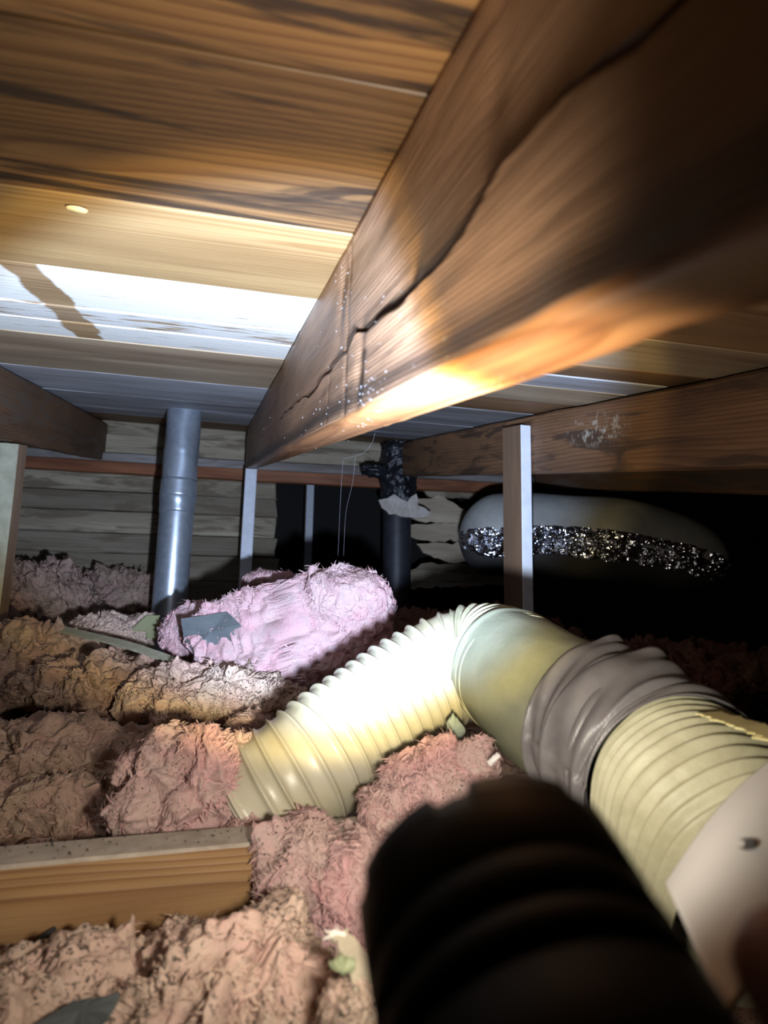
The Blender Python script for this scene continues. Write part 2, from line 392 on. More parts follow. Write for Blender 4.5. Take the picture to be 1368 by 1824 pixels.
# plugged knot hole in the golden board
kp = deck_at(137, 372)
V = []; n = 20
for rr, zz in ((.0001, -.0012), (.0048, -.0012), (.0055, .0)):
    for q in range(n): V.append((kp + ba*rr*1.35*cos(2*pi*q/n) + bperp*rr*sin(2*pi*q/n) + RN*(zz-.0002))[:])
plug = mesh_obj('knot_plug', V, grid_faces(3, n, True), plain('pale_plug', (.66, .54, .30), None, 30, .6), ceiling); plug['label'] = 'pale round plug in a knot of the golden board'

# ------------------------------------------------------------------ rafters
def rafter_basic(name, x, wdt, n0, s0, s1, label, mat, seed):
    o = bar(name, rp(x, s0, n0), RD, EX*-1, RN, s1-s0, wdt, DECK_N-n0-.0015, mat, None, 24, .004, .002, seed)
    return tag(o, label, 'rafter', 'roof rafters')
# material grain runs along local X here
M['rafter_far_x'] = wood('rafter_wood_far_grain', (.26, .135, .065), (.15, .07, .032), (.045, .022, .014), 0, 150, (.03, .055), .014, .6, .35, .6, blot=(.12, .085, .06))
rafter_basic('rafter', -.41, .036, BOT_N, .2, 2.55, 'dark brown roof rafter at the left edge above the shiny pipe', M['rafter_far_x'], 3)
_mp = on_plane(1060, 765, EX, rp(.64, 0, 0))-ORG
M['rafter_mould'] = wood('rafter_wood_mouldy', (.26, .135, .065), (.15, .07, .032), (.045, .022, .014), 0, 150, (.03, .055), .014, .6, .35, .6, blot=(.05, .03, .02), mould=(_mp.dot(RD)+.1, _mp.dot(RN)-.063))
rafter_basic('rafter', .64+.036, .036, .063, -.1, 2.35, 'dark roof rafter at the right with pale mould stains', M['rafter_mould'], 5)
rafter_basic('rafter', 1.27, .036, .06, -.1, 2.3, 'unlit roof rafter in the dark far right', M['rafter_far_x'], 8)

def main_rafter():
    # left face as a fine grid with the long drying crack cut into it, eased lower edge, orange underside
    s0, s1 = -.08, 2.235; Hh = DECK_N-BOT_N; Wd = .036
    crack_px = [(1250, -40), (1150, 60), (1010, 165), (905, 290), (835, 415), (775, 480), (700, 545), (655, 590), (635, 592), (622, 615), (590, 660), (555, 700), (520, 725), (492, 752)]
    cp = []
    for q in crack_px:
        P = on_plane(q[0], q[1], EX, rp(XL, 0, 0)) - ORG
        cp.append((P.dot(RD), P.dot(RN)))
    cp.sort(); cs = np.array([c[0] for c in cp]); cn = np.array([c[1] for c in cp])
    ns = 900
    ss = s0+(s1-s0)*np.linspace(0, 1, ns)**1.35
    cr_n = np.interp(ss, cs, cn) + np.interp(ss, [0, .3, 2], [.0, .0, .0]) + .0014*np.array([sin(a*37)+.6*sin(a*91+1) for a in ss])
    # rows: regular spacing + extra rows hugging the crack
    base = np.linspace(0, 1, 40)
    hug = np.array([-.010, -.006, -.0035, -.0022, -.0014, -.0007, 0, .0007, .0014, .0022, .0035, .006, .010])
    V = np.zeros((ns, len(base)+len(hug)+14, 3)); 
    nr_face = len(base)+len(hug)
    for k, s in enumerate(ss):
        c = cr_n[k]
        inb = BOT_N+.012 < c < DECK_N-.012
        lo_n, hi_n = BOT_N+.004, DECK_N+.0005
        cc = min(max(c, BOT_N+.03), DECK_N-.03) if not inb else min(max(c, BOT_N+.014), DECK_N-.014)
        low = lo_n+(cc-.011-lo_n)*np.linspace(0, 1, 20)
        high = cc+.011+(hi_n-cc-.011)*np.linspace(0, 1, 20)
        rows = np.concatenate([low, cc+hug, high])
        wgt = np.interp(s, [cs[0]-.05, cs[0]+.05, cs[-1]-.25, cs[-1]], [1, 1, 1, 0])
        wid = np.interp(s, [0, .3, .55, 1.0, 1.6], [.0011, .0009, .0008, .0008, .0007])
        wid *= 1+.5*sin(s*23)+.3*sin(s*61)
        dep = .006*wgt*np.exp(-((rows-cc)/max(wid, .0004))**4)
        step = np.where(rows < cc, -.0012, 0)*wgt*np.exp(-np.abs(rows-cc)/.02)
        V[k, :nr_face, 0] = XL+dep+step
        V[k, :nr_face, 1] = s; V[k, :nr_face, 2] = rows
        # eased lower left edge, underside, lower right edge, right face, top
        rim = [(XL+.0012, BOT_N+.0018), (XL+.004, BOT_N+.0003), (XL+.010, BOT_N), (XL+.018, BOT_N-.0004), (XL+Wd-.010, BOT_N), (XL+Wd-.004, BOT_N+.0003), (XL+Wd-.0012, BOT_N+.0014), (XL+Wd, BOT_N+.004),
               (XL+Wd, BOT_N+.04), (XL+Wd, BOT_N+.08), (XL+Wd, DECK_N), (XL+Wd*.6, DECK_N+.0005), (XL+Wd*.3, DECK_N+.0005), (XL+.003, DECK_N+.0005)]
        # order the loop: face rows go up from the lower edge, so walk the rim from the top back down
        for q, (x, n) in enumerate(reversed(rim)):
            V[k, nr_face+q] = (x, s, n)
    nv = V.shape[1]
    flat = V.reshape(-1, 3)
    # gentle saw marks, knots and hollows on the left face and edges
    disp = .0011*pn(np.stack([flat[:, 1]*3, flat[:, 2]*30, flat[:, 0]*10], 1), 3)+.0005*pn(np.stack([flat[:, 1]*14, flat[:, 2]*110, flat[:, 0]*40], 1), 5)
    for (kx, ky, rad, am) in ((610, 520, .010, -.0035), (640, 660, .009, -.003), (1000, 640, .012, .003), (885, 130, .008, -.0025), (745, 470, .006, -.0012)):
        P = on_plane(kx, ky, EX, rp(XL, 0, 0))-ORG; a, b = P.dot(RD), P.dot(RN)
        disp += am*.6*np.exp(-(((flat[:, 1]-a)/rad/1.4)**2+((flat[:, 2]-b)/rad/3)**2))
    # vertical seam where a strap once sat
    P = on_plane(622, 560, EX, rp(XL, 0, 0))-ORG; a = P.dot(RD)
    disp += -.0006*np.exp(-((flat[:, 1]-a-.15*(flat[:, 2]-.1))/.006)**2)-.0003*np.exp(-((flat[:, 1]-a-.07)/.004)**2)*(flat[:, 2] < .11)
    face = np.zeros((ns, nv)); face[:, :nr_face] = 1; face = face.reshape(-1)
    flat[:, 0] += -disp*face
    flat[:, 2] += (1-face)*disp*.8*(flat[:, 2] < BOT_N+.01)
    # rounded, slightly chewed far end
    e = np.clip((flat[:, 1]-(s1-.02))/.02, 0, 1)
    W = np.array([rp(x, s, n)[:] for x, s, n in flat])
    Fc = grid_faces(ns, nv, True).tolist()
    Fc.append(list(range(nv))); Fc.append([(ns-1)*nv+q for q in range(nv-1, -1, -1)])
    o0 = rp(XL, 0, BOT_N)
    loc = (W-np.array(o0[:]))
    # local frame: X along EX, Y along RD, Z along RN
    R = np.array([EX[:], RD[:], RN[:]])
    me = bpy.data.meshes.new('rafter'); me.from_pydata((loc@R.T).tolist(), [], Fc)
    me.materials.append(M['rafter']); me.materials.append(M['rafter_edge'])
    bm = bmesh.new(); bm.from_mesh(me); bmesh.ops.recalc_face_normals(bm, faces=bm.faces); bm.to_mesh(me); bm.free(); me.update()
    for p in me.polygons:
        p.use_smooth = True
        if p.normal.z < -.35: p.material_index = 1
    ob = bpy.data.objects.new('rafter', me); COL.objects.link(ob)
    ob.matrix_world = Matrix(((1, RD.x, RN.x, o0.x), (0, RD.y, RN.y, o0.y), (0, RD.z, RN.z, o0.z), (0, 0, 0, 1)))
    tag(ob, 'large brown roof rafter in the middle with a long wavy crack and orange lower edge', 'rafter', 'roof rafters')
    # white dust flecks and lint caught on it
    V, Fc = [], []
    rr = random.Random(4)
    spots = []
    for (px, py, sx, sy, cnt) in ((655, 720, 16, 30, 40), (620, 680, 40, 50, 26), (605, 540, 8, 40, 22), (790, 600, 10, 50, 14), (560, 740, 50, 30, 26), (700, 560, 60, 70, 20), (900, 672, 14, 5, 22)):
        for _ in range(cnt):
            spots.append((px+rr.gauss(0, sx), py+rr.gauss(0, sy)))
    for (px, py) in spots:
        P = on_plane(px, py, EX, rp(XL-.0016, 0, 0)); q = P-ORG; nn = q.dot(RN); s = q.dot(RD)
        under = nn < BOT_N+.003
        if under:
            P = on_plane(px, py, RN, rp(0, 0, BOT_N-.0016)); q = P-ORG
            if not (XL < q.x < XL+.035): continue
            s = q.dot(RD)
            if s > 2.1: continue
            u, v, nv_ = EX, RD, -RN
        else:
            if nn > DECK_N-.004 or s > 2.1: continue
            u, v, nv_ = RD, RN, -EX
        L = rr.uniform(.0004, .0022)*(s+.1)*.8; Wt = rr.uniform(.0002, .0004)*(s+.1)*.8; an = rr.uniform(0, pi) if under else rr.gauss(pi/2, .4)
        d1 = u*cos(an)+v*sin(an); d2 = -u*sin(an)+v*cos(an)
        b0 = len(V)
        for a_, b_, c_ in ((-1, 0, 0), (0, -1, .0), (1, 0, .0), (0, 1, 0), (0, 0, 1.2), (0, 0, -.4)):
            V.append((P+d1*a_*L+d2*b_*Wt+nv_*c_*Wt)[:])
        for t3 in ((0, 1, 4), (1, 2, 4), (2, 3, 4), (3, 0, 4), (1, 0, 5), (2, 1, 5), (3, 2, 5), (0, 3, 5)): Fc.append([b0+x for x in t3])
    fl = mesh_obj('dust_flecks', V, Fc, M['dust'], None, False)
    fl.parent = ob; fl.matrix_parent_inverse = ob.matrix_world.inverted(); fl['kind'] = 'stuff'
    return ob
main_rafter()

# ------------------------------------------------------------------ floor below, joists
floor = slab('floor', [Vector((-1.3, -.3, -.012)), Vector((1.9, -.3, -.012)), Vector((1.9, 3.6, -.012)), Vector((-1.3, 3.6, -.012))], Vector((0, 0, .012)), M['drywall'])
tag(floor, 'plasterboard under the insulation and joists')
def joist(y0, skew, label, seed, x0=-1.25, x1=1.7):
    ax = Vector((1, skew, 0)).normalized(); ay = Vector((-skew, 1, 0)).normalized()
    o = bar('ceiling_joist', Vector((x0, y0+skew*x0, 0)), ax, ay, Vector((0, 0, 1)), (x1-x0), .040, .14, [M['joist'], M['joist_top']], None, 20, .0025, .0008, seed, matf=lambda n: 1 if n.z > .6 else 0)
    return tag(o, label, 'joist', 'ceiling joists')
joist(.497, .045, 'orange wooden ceiling joist with dusty speckled top in the foreground', 1)
joist(.93, .045, 'ceiling joist buried in pink insulation below the dark void', 2)
joist(1.36, .045, 'far ceiling joist buried in insulation before the old wall', 3)

# ------------------------------------------------------------------ old board wall at the back, with a broken opening
WA = Vector((cos(radians(5.5)), -sin(radians(5.5)), 0)); WNv = Vector((WA.y, -WA.x, 0))   # WNv faces the viewer (-y)
if WNv.y > 0: WNv = -WNv
WP = ORG+Vector((-.094, 2.40, 0))
def wall_at(px, py, off=0.0): return on_plane(px, py, WNv, WP+WNv*off)
def wu(P): return (P-WP).dot(WA)
def wpt(u, z, off=0.0): return WP+WA*u+WNv*off+Vector((0, 0, z-WP.z))
UL = wu(wall_at(498, 900)); UR = wu(wall_at(735, 900)); 
wall = slab('wall_back', [wpt(-1.2, 0, -.032), wpt(UL-.02, 0, -.032), wpt(UL-.02, 0, -.038), wpt(-1.2, 0, -.038)], Vector((0, 0, .99)), M['felt'])
tag(wall, 'old wall of weathered horizontal boards behind the pipes')
z = .02; k = 0; rr = random.Random(12)
while z < .98:
    hgt = .080+rr.uniform(-.010, .014)
    zc = z+hgt/2
    full = zc > .80                                   # above the ledger boards run on past the opening
    u1 = UL-rr.uniform(0, .018) if not full else wu(wall_at(960, 800))
    bar('plank', wpt(-1.2, z, -.030+rr.uniform(0, .004)), WA, Vector((0, 0, 1)), WNv, u1+1.2, hgt-.0015, .018, M['wall'], wall, 16, .003, .002, 40+k, ends=.006)
    z += hgt; k += 1
# splintered boards right of the opening: separate mesh shapes with ragged left ends
def ragged(name, pts_px, off, th, mat, parent, seed, label=None, fn=None):
    """a splintered flat piece, outline given on its plane, with real thickness"""
    fn = fn or (lambda x, y: wall_at(x, y, off))
    r = random.Random(seed); P = []
    for a, b in zip(pts_px, pts_px[1:]+pts_px[:1]):
        n = max(2, int(math.hypot(b[0]-a[0], b[1]-a[1])/9))
        for q in range(n):
            t = q/n; P.append((a[0]+(b[0]-a[0])*t+r.gauss(0, 1.6), a[1]+(b[1]-a[1])*t+r.gauss(0, 1.6)))
    W = [fn(*p) for p in P]; nrm = WNv
    c = sum(W, Vector())/len(W); n = len(W)
    V = [v[:] for v in W]+[(v-nrm*th)[:] for v in W]
    Fc = [list(range(n)), list(range(2*n-1, n-1, -1))]+[[q, n+q, n+(q+1) % n, (q+1) % n] for q in range(n)]
    o = mesh_obj(name, V, Fc, mat, parent, False, origin=c)
    bm = bmesh.new(); bm.from_mesh(o.data); bmesh.ops.triangulate(bm, faces=[f for f in bm.faces if len(f.verts) > 4]); bmesh.ops.recalc_face_normals(bm, faces=bm.faces); bm.to_mesh(o.data); bm.free()
    if label: o['label'] = label
    return o
ragged('plank', [(745, 862), (1010, 872), (1010, 892), (760, 885)], .004, .016, M['wall'], wall, 1)
ragged('plank', [(712, 893), (790, 886), (840, 912), (900, 918), (905, 936), (760, 930), (715, 922)], .012, .016, M['wall_torn'], wall, 2, 'splintered pale board end')
ragged('plank', [(722, 934), (850, 932), (905, 944), (905, 966), (800, 964), (735, 962)], .004, .016, M['wall_torn'], wall, 3, 'splintered pale board end')
ragged('plank', [(742, 968), (850, 966), (930, 972), (930, 1000), (790, 1002), (765, 990)], .010, .016, M['wall_torn'], wall, 4, 'splintered pale board end')
ragged('plank', [(752, 1006), (930, 1003), (930, 1040), (740, 1048), (700, 1040)], .004, .016, M['wall'], wall, 5)

# ledger: red-brown beam with a grey board above it
b0 = wall_at(-60, 836, .012); b1 = wall_at(985, 868, .012)
Lx = (b1-b0).length; zt = wall_at(300, 830, .012).z
hb = .043
o = bar('ledger_beam', Vector((b0.x, b0.y, zt-hb)), WA, Vector((0, 0, 1)), WNv, Lx, hb, .035, M['red_beam'], None, 20, .003, .002, 71)
tag(o, 'long red-brown horizontal beam fixed across the old board wall', 'beam')
o = bar('ledger_board', Vector((b0.x, b0.y, zt+.001))+WNv*.002, WA, Vector((0, 0, 1)), WNv, Lx, .034, .022, M['grey_beam'], None, 20, .003, .002, 72)
tag(o, 'thin grey board running along the top of the red-brown beam', 'board')

# ------------------------------------------------------------------ posts
def post(x, y, z0, z1, wx, wy, label, seed, top_slope=True, front='post_lit'):
    b = .002; prof = [(b, 0), (wx-b, 0), (wx, b), (wx, wy-b), (wx-b, wy), (b, wy), (0, wy-b), (0, b)]
    V = []
    for k in range(13):
        u = k/12; zz = z0+(z1-z0)*u
        for (a, c) in prof:
            dz = (c*.197 if top_slope else 0)*(u if k == 12 else 0)
            V.append((x+a+.0008*sin(u*6+seed), y+c+.0008*cos(u*5+seed), zz+dz))
    Fc = [[k*8+q, k*8+(q+1) % 8, (k+1)*8+(q+1) % 8, (k+1)*8+q] for k in range(12) for q in range(8)]+[[7-q for q in range(8)], [96+q for q in range(8)]]
    o = mesh_obj('support_post', V, Fc, [M['post_wood'], M[front]], None, False)
    for p in o.data.polygons: p.material_index = 1 if p.normal.y < -.7 else 0
    return tag(o, label, 'post', 'posts propping the rafters')
def zroof(y, n): return CAMZ+(n+.193443*y)/.981112   # height of a plane n above camera at distance y
post(XL-.005, 2.02, 0, zroof(2.02, BOT_N)-.002, .037, .06, 'pale post under the far end of the middle cracked rafter', 1)
post(.612, 1.16, 0, zroof(1.16, DECK_N)-.025, .024, .089, 'brown and white post nailed to the side of the right rafter', 2)
post(-.452, 1.40, 0, zroof(1.40, BOT_N)-.002, .05, .06, 'yellowish post under the left rafter at the picture edge', 3, front='lath')  # darker front: dimness outside the torch core put into the colour
hp = at(550, 970, 2.95)
post(hp.x-.02, hp.y, 0, zroof(hp.y, BOT_N), .036, .06, 'thin grey post standing in the dark behind the broken wall', 4)
back = slab('wall_far', [Vector((-.4, 3.45, 0)), Vector((1.9, 3.45, 0)), Vector((1.9, 3.5, 0)), Vector((-.4, 3.5, 0))], Vector((0, 0, 1.1)), M['felt'])
tag(back, 'dark far side of the void beyond the broken wall')

# ------------------------------------------------------------------ tubes
def catmull(P, n):
    P = [Vector(p) for p in P]; P = [P[0]*2-P[1]]+P+[P[-1]*2-P[-2]]
    out = []
    for k in range(1, len(P)-2):
        for q in range(60):
            t = q/60; a, b, c, d = P[k-1], P[k], P[k+1], P[k+2]
            out.append(.5*((2*b)+(c-a)*t+(2*a-5*b+4*c-d)*t*t+(3*b-a-3*c+d)*t**3))
    out.append(P[-2])
    A = np.array([p[:] for p in out]); L = np.concatenate([[0], np.cumsum(np.linalg.norm(np.diff(A, axis=0), axis=1))])
    s = np.linspace(0, L[-1], n)
    return np.stack([np.interp(s, L, A[:, k]) for k in range(3)], 1), s
def frames(C):
    T = np.gradient(C, axis=0); T /= np.linalg.norm(T, axis=1)[:, None]
    N = np.zeros_like(T); n = np.cross(T[0], [0, 0, 1]); n /= np.linalg.norm(n)
    for k in range(len(T)):
        n = n-T[k]*np.dot(n, T[k]); n /= np.linalg.norm(n); N[k] = n
    return T, N, np.cross(T, N)
def tube(name, C, s, rf, nth, mat, parent=None, th0=0, th1=2*pi, caps=True, smooth=True):
    """swept tube; rf(s[:,None], theta[None,:]) -> radius"""
    T, N, B = frames(C); full = abs(th1-th0-2*pi) < 1e-6
    th = np.linspace(th0, th1, nth, endpoint=not full)
    R = rf(s[:, None], th[None, :])*np.ones((len(s), nth))
    V = C[:, None, :]+R[..., None]*(np.cos(th)[None, :, None]*N[:, None, :]+np.sin(th)[None, :, None]*B[:, None, :])
    Fc = grid_faces(len(s), nth, full).tolist()
    if full and caps: Fc += [list(range(nth-1, -1, -1)), [(len(s)-1)*nth+q for q in range(nth)]]
    return mesh_obj(name, V.reshape(-1, 3), Fc, mat, parent, smooth)

# shiny galvanised vent pipe
pt = deck_at(329, 735); pt = Vector((pt.x, pt.y, pt.z+.004)); pb = Vector((pt.x-.004, pt.y-.012, .16))
root = empty('vent_pipe', (pb.x, pb.y, 0), 'shiny galvanised steel vent pipe rising through the roof boards', 'pipe')
C, s = catmull([Vector((pb.x, pb.y, 0)), pb*.6+pt*.4, pt], 120); Ltot = s[-1]
tube('lower_pipe', C[:88], s[:88], lambda s, t: .0455+0*s, 48, M['galv'], root)
tube('upper_pipe', C[78:], s[78:], lambda s, t: .047+.0022*np.exp(-((s-Ltot*.70)/.008)**2)+.0012*np.exp(-((s-Ltot*.86)/.004)**2)+.0008*np.sin(t*3+s*40), 48, M['galv'], root)
tube('joint_collar', C[84:92], s[84:92], lambda s, t: .0492+.0008*np.sin(s*900), 48, M['galv'], root)

# black stack pipe with a lumpy tar seal
q0 = wall_at(708, 1030, .14); q1 = Vector((q0.x-.008, q0.y, zroof(q0.y, DECK_N)))
root = empty('soil_stack', (q0.x, q0.y, 0), 'black iron stack pipe with lumpy black tar round its top', 'pipe')
C, s = catmull([Vector((q0.x, q0.y, 0)), (Vector((q0.x, q0.y, 0))+q1)/2, q1], 80)
tube('iron_pipe', C[:60], s[:60], lambda s, t: .052+0*s, 40, M['black_iron'], root)
Ct, st = catmull([Vector((q0.x, q0.y, q1.z-.27)), Vector((q0.x-.004, q0.y, q1.z-.12)), q1], 90)
T, N, B = frames(Ct)
def tar(s, t):
    sh = np.broadcast_arrays(s, t); P = np.stack([np.cos(sh[1]).ravel()*2.2, np.sin(sh[1]).ravel()*2.2, sh[0].ravel()*26], 1)
    base = .064+.012*fbm(P, 4, 4).reshape(sh[0].shape)
    return base+.010*np.exp(-((s-.14)/.03)**2)-.008*(s < .02)
tube('tar_seal', Ct, st, tar, 72, M['tar'], root)
# drooping flap of tar on the left of the seal
fp = at(668, 838, proj_d := (q0-ORG).dot(_fw)-.04)
n_ = 26; V = []
for a in range(n_):
    for b in range(n_):
        th, ph = pi*a/(n_-1), 2*pi*b/n_
        V.append((sin(th)*cos(ph), sin(th)*sin(ph), cos(th)))
V = np.array(V); d_ = 1+.35*fbm(V*2, 9, 3)
V = V*d_[:, None]*np.array([.05, .03, .026])+np.array(fp[:])
mesh_obj('tar_lump', V, grid_faces(n_, n_, True), M['tar'], root)
# torn pale wrapping hanging at the pipe
dq = (q0-ORG).dot(_fw)-.075
o = ragged('torn_wrap', [(676, 890), (700, 880), (724, 893), (742, 880), (748, 900), (770, 912), (752, 925), (722, 918), (695, 915), (680, 905)], 0, .012, plain('torn_wrap', (.46, .42, .38), (.34, .29, .24), 30, .8), None, 9, fn=lambda x, y: at(x, y, dq-.01*sin(x*.1)))
tag(o, 'torn pale scrap of wrapping caught round the black stack pipe', 'scrap')

# ------------------------------------------------------------------ flexible hose duct
HP = [(448, 1448, .557), (485, 1416, .562), (555, 1362, .578), (640, 1294, .612), (740, 1222, .648), (815, 1184, .662), (880, 1180, .645), (935, 1212, .59), (990, 1256, .535), (1090, 1316, .475), (1195, 1392, .425), (1290, 1490, .365), (1400, 1620, .315)]
C, s = catmull([at(*p) for p in HP], 1500)
def s_near(px, py):
    best = None
    for k in range(0, 1500, 5):
        v = Vector(C[k])-ORG; d = v.dot(_fw); x = CX+F*v.dot(CR)/d; y = CY-F*v.dot(CU)/d
        e = (x-px)**2+(y-py)**2
        if best is None or e < best[0]: best = (e, k)
    return best[1]
kA = s_near(905, 1195); kB = s_near(1010, 1270); kC = s_near(1145, 1355); kS = s_near(870, 1182)
RH = .0575
hose = empty('flexible_duct', (at(700, 1250, .62).x, at(700, 1250, .62).y, .1), 'pale ribbed flexible duct bending towards the camera with grey taped joint', 'duct')
def ribbed(pitch, amp, sharp, squash=None, seed=0):
    def f(s, t):
        ph = s/pitch+t/(2*pi)
        fr = ph-np.floor(ph)
        rib = np.exp(-((fr-.5)/sharp)**2)
        sag = -.0012*np.sin(pi*((fr+.5) % 1))
        shp = np.broadcast_arrays(s, t)
        P = np.stack([np.cos(shp[1]).ravel()*1.5, np.sin(shp[1]).ravel()*1.5, shp[0].ravel()*14], 1)
        lump = pn(P, 30+seed).reshape(shp[0].shape)
        return RH-.002+amp*rib+sag+.0016*lump
    return f
o = tube('ribbed_hose', C[:s_near(830, 1182)], s[:s_near(830, 1182)], ribbed(.0140, .0030, .11), 96, M['hose'], hose, caps=False); o['label'] = 'cream ribbed hose section'
k0 = s_near(826, 1182); 
o = tube('bunched_hose', C[k0:s_near(925, 1205)], s[k0:s_near(925, 1205)], lambda s, t: ribbed(.0092, .004, .25, seed=3)(s, t)+.001, 96, M['hose_old'], hose, caps=False); o['label'] = 'squeezed yellowed ribs over the bend'
# smooth sleeve over the bend
k1 = s_near(893, 1190); k2 = s_near(1110, 1325)
def sleeve(s, t):
    u = (s-s[0])/(s[-1]-s[0]); shp = np.broadcast_arrays(s, t)
    P = np.stack([np.cos(shp[1]).ravel()*1.3, np.sin(shp[1]).ravel()*1.3, shp[0].ravel()*12], 1)
    lump = fbm(P, 50, 2).reshape(shp[0].shape)
    return RH+.0035+.0016*lump-.004*np.exp(-u/.03)+.0018*np.exp(-((u-.07)/.03)**2)
# the sleeve leaves the rib fan along the top showing: it covers the camera side and underside
o = tube('tape_sleeve', C[k1:k2], s[k1:k2], sleeve, 120, M['sleeve'], hose, caps=False); o['label'] = 'smooth grey-green sleeve round the bend'
# woven tape bands with creases
def band(name, ka, kb, dr, wave, seed, label, skew=0.0):
    T, N, B = frames(C)
    pk = CU*.85+CR*.5; thp = math.atan2(np.dot(B[ka], pk[:]), np.dot(N[ka], pk[:]))
    nth = 140; m = 46; th = np.linspace(0, 2*pi, nth, endpoint=False)
    V = np.zeros((m, nth, 3)); r0 = random.Random(seed).uniform(0, 6)
    for a in range(m):
        for b in range(nth):
            e = skew*cos(th[b]-wave[0])
            kk = ka+(kb-ka)*a/(m-1)+e*(1-.3*a/(m-1))
            k = int(min(max(kk, 0), len(C)-2))
            crease = .0016*(sin(a*.30+th[b]*2.2+r0)+.6*sin(a*.55-th[b]*3.1+2*r0))
            fold = .0035*exp(-((a/(m-1)-.5-.16*sin(th[b]*1.3+r0))/.035)**2)
            lift = .013*exp(-((((th[b]-thp+pi) % (2*pi))-pi)/.30)**2)*exp(-a/9.0)+.002*max(0, sin(th[b]*2+r0))*exp(-a/3.0)
            R = RH+.0055+dr+crease-fold+lift
            V[a, b] = C[k]+R*(cos(th[b])*N[k]+sin(th[b])*B[k])
    o = mesh_obj(name, V.reshape(-1, 3), grid_faces(m, nth, True).tolist(), M['tape'], hose)
    sd = o.modifiers.new('thick', 'SOLIDIFY'); sd.thickness = .0008; sd.offset = -1
    o['label'] = label; return o
k3 = s_near(1160, 1365); 
band('tape_band', s_near(1045, 1290), s_near(1130, 1338), .0005, (1.0, 0), 3, 'first creased grey woven tape band', 16)
band('tape_band', s_near(1105, 1322), s_near(1222, 1412), .0032, (2.2, 0), 8, 'second creased grey woven tape band', 24)
k4 = s_near(1190, 1388)
o = tube('ribbed_hose', C[k4:], s[k4:], lambda s, t: ribbed(.0100, .0046, .36, seed=7)(s, t)+.0020, 110, M['hose_old'], hose, caps=False); o['label'] = 'yellowed ribbed hose section near the torch'
# torn yellowed tape tongue on the outer side and loose fibres
def ribbon(name, pts, wd, mat, parent, th=.0008, up=Vector((0, 0, 1)), jag=0.0, seed=0, taper=.3):
    Cc, ss = catmull(pts, 40); T, N, B = frames(Cc); r = np.random.default_rng(seed); V = []
    for k in range(40):
        side = Vector(np.cross(T[k], up[:])).normalized(); nn = side.cross(Vector(T[k])).normalized()
        w_ = wd*(1-(1-taper)*k/39)*(1+jag*r.normal())
        c = Vector(Cc[k])
        for a, b in ((-1, -1), (1, -1), (1, 1), (-1, 1)): V.append((c+side*a*w_/2+nn*b*th/2)[:])
    Fc = grid_faces(40, 4, True).tolist()+[[3, 2, 1, 0], [156, 157, 158, 159]]
    return mesh_obj(name, V, Fc, mat, parent, False)
o = ribbon('torn_tape', [at(1262, 1270, .385), at(1310, 1285, .365), at(1350, 1298, .35), at(1420, 1325, .33)], .016, M['yellow_tape'], hose, .001, CU, .12, 3, 1.3); o['label'] = 'torn tongue of yellowed tape'
o = ribbon('torn_tape', [at(1340, 1312, .34), at(1370, 1318, .335), at(1410, 1330, .33)], .004, M['yellow_tape'], hose, .001, CU, .1, 4, .6); o['label'] = 'thin torn strip of yellowed tape'
o = ribbon('loose_thread', [at(1100, 1196, .445), at(1060, 1200, .462), at(1020, 1208, .480)], .0022, M['yellow_tape'], hose, .0006, CU, .1, 5); o['label'] = 'loose frayed thread'

# ------------------------------------------------------------------ big insulated duct, far right
DP = [(818, 955, 1.72), (880, 955, 1.70), (980, 952, 1.68), (1100, 965, 1.66), (1200, 985, 1.66), (1285, 1015, 1.68)]
Cd, sd_ = catmull([at(*p) for p in DP], 220)
droot = empty('insulated_duct', (Cd[110][0], Cd[110][1], .2), 'fat grey insulated duct with crumpled silver foil below, in the dark right', 'duct')
Ld = sd_[-1]
def drad(s, t): return (.112*np.sqrt(np.clip(1-((np.clip(s, 0, .1)-.1)/.1)**2, .02, 1))*np.sqrt(np.clip(1-np.clip((s-(Ld-.22))/.22, 0, 1)**2, .02, 1))+.004*np.sin(s*22+t))
Td, Nd, Bd = frames(Cd)
# angle that points up
upang = math.atan2(np.dot(Bd[110], [0, 0, 1]), np.dot(Nd[110], [0, 0, 1]))
tube('jacket', Cd, sd_, lambda s, t: drad(s, t), 60, M['jacket'], droot, upang-1.75, upang+1.75)
def foilr(s, t):
    sh = np.broadcast_arrays(s, t); P = np.stack([np.cos(sh[1]).ravel()*3, np.sin(sh[1]).ravel()*3, sh[0].ravel()*26], 1)
    return drad(s, t)*.97+.010*ridge(P, 61, 3).reshape(sh[0].shape)
sgn = 1 if np.dot(np.cos(upang+1.57)*Nd[110]+np.sin(upang+1.57)*Bd[110], np.array(_fw[:])) < 0 else -1      # the side turned to the viewer
fa, fb = sorted((upang+sgn*1.50, upang+sgn*2.15))
tube('foil_wrap', Cd, sd_, foilr, 60, M['foil'], droot, fa, fb, smooth=False)
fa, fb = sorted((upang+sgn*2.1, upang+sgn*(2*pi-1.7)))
tube('underside_shade', Cd, sd_, lambda s, t: drad(s, t)*.985, 40, M['felt'], droot, fa, fb)  # near-black colour paints the shadow on the duct's lower side

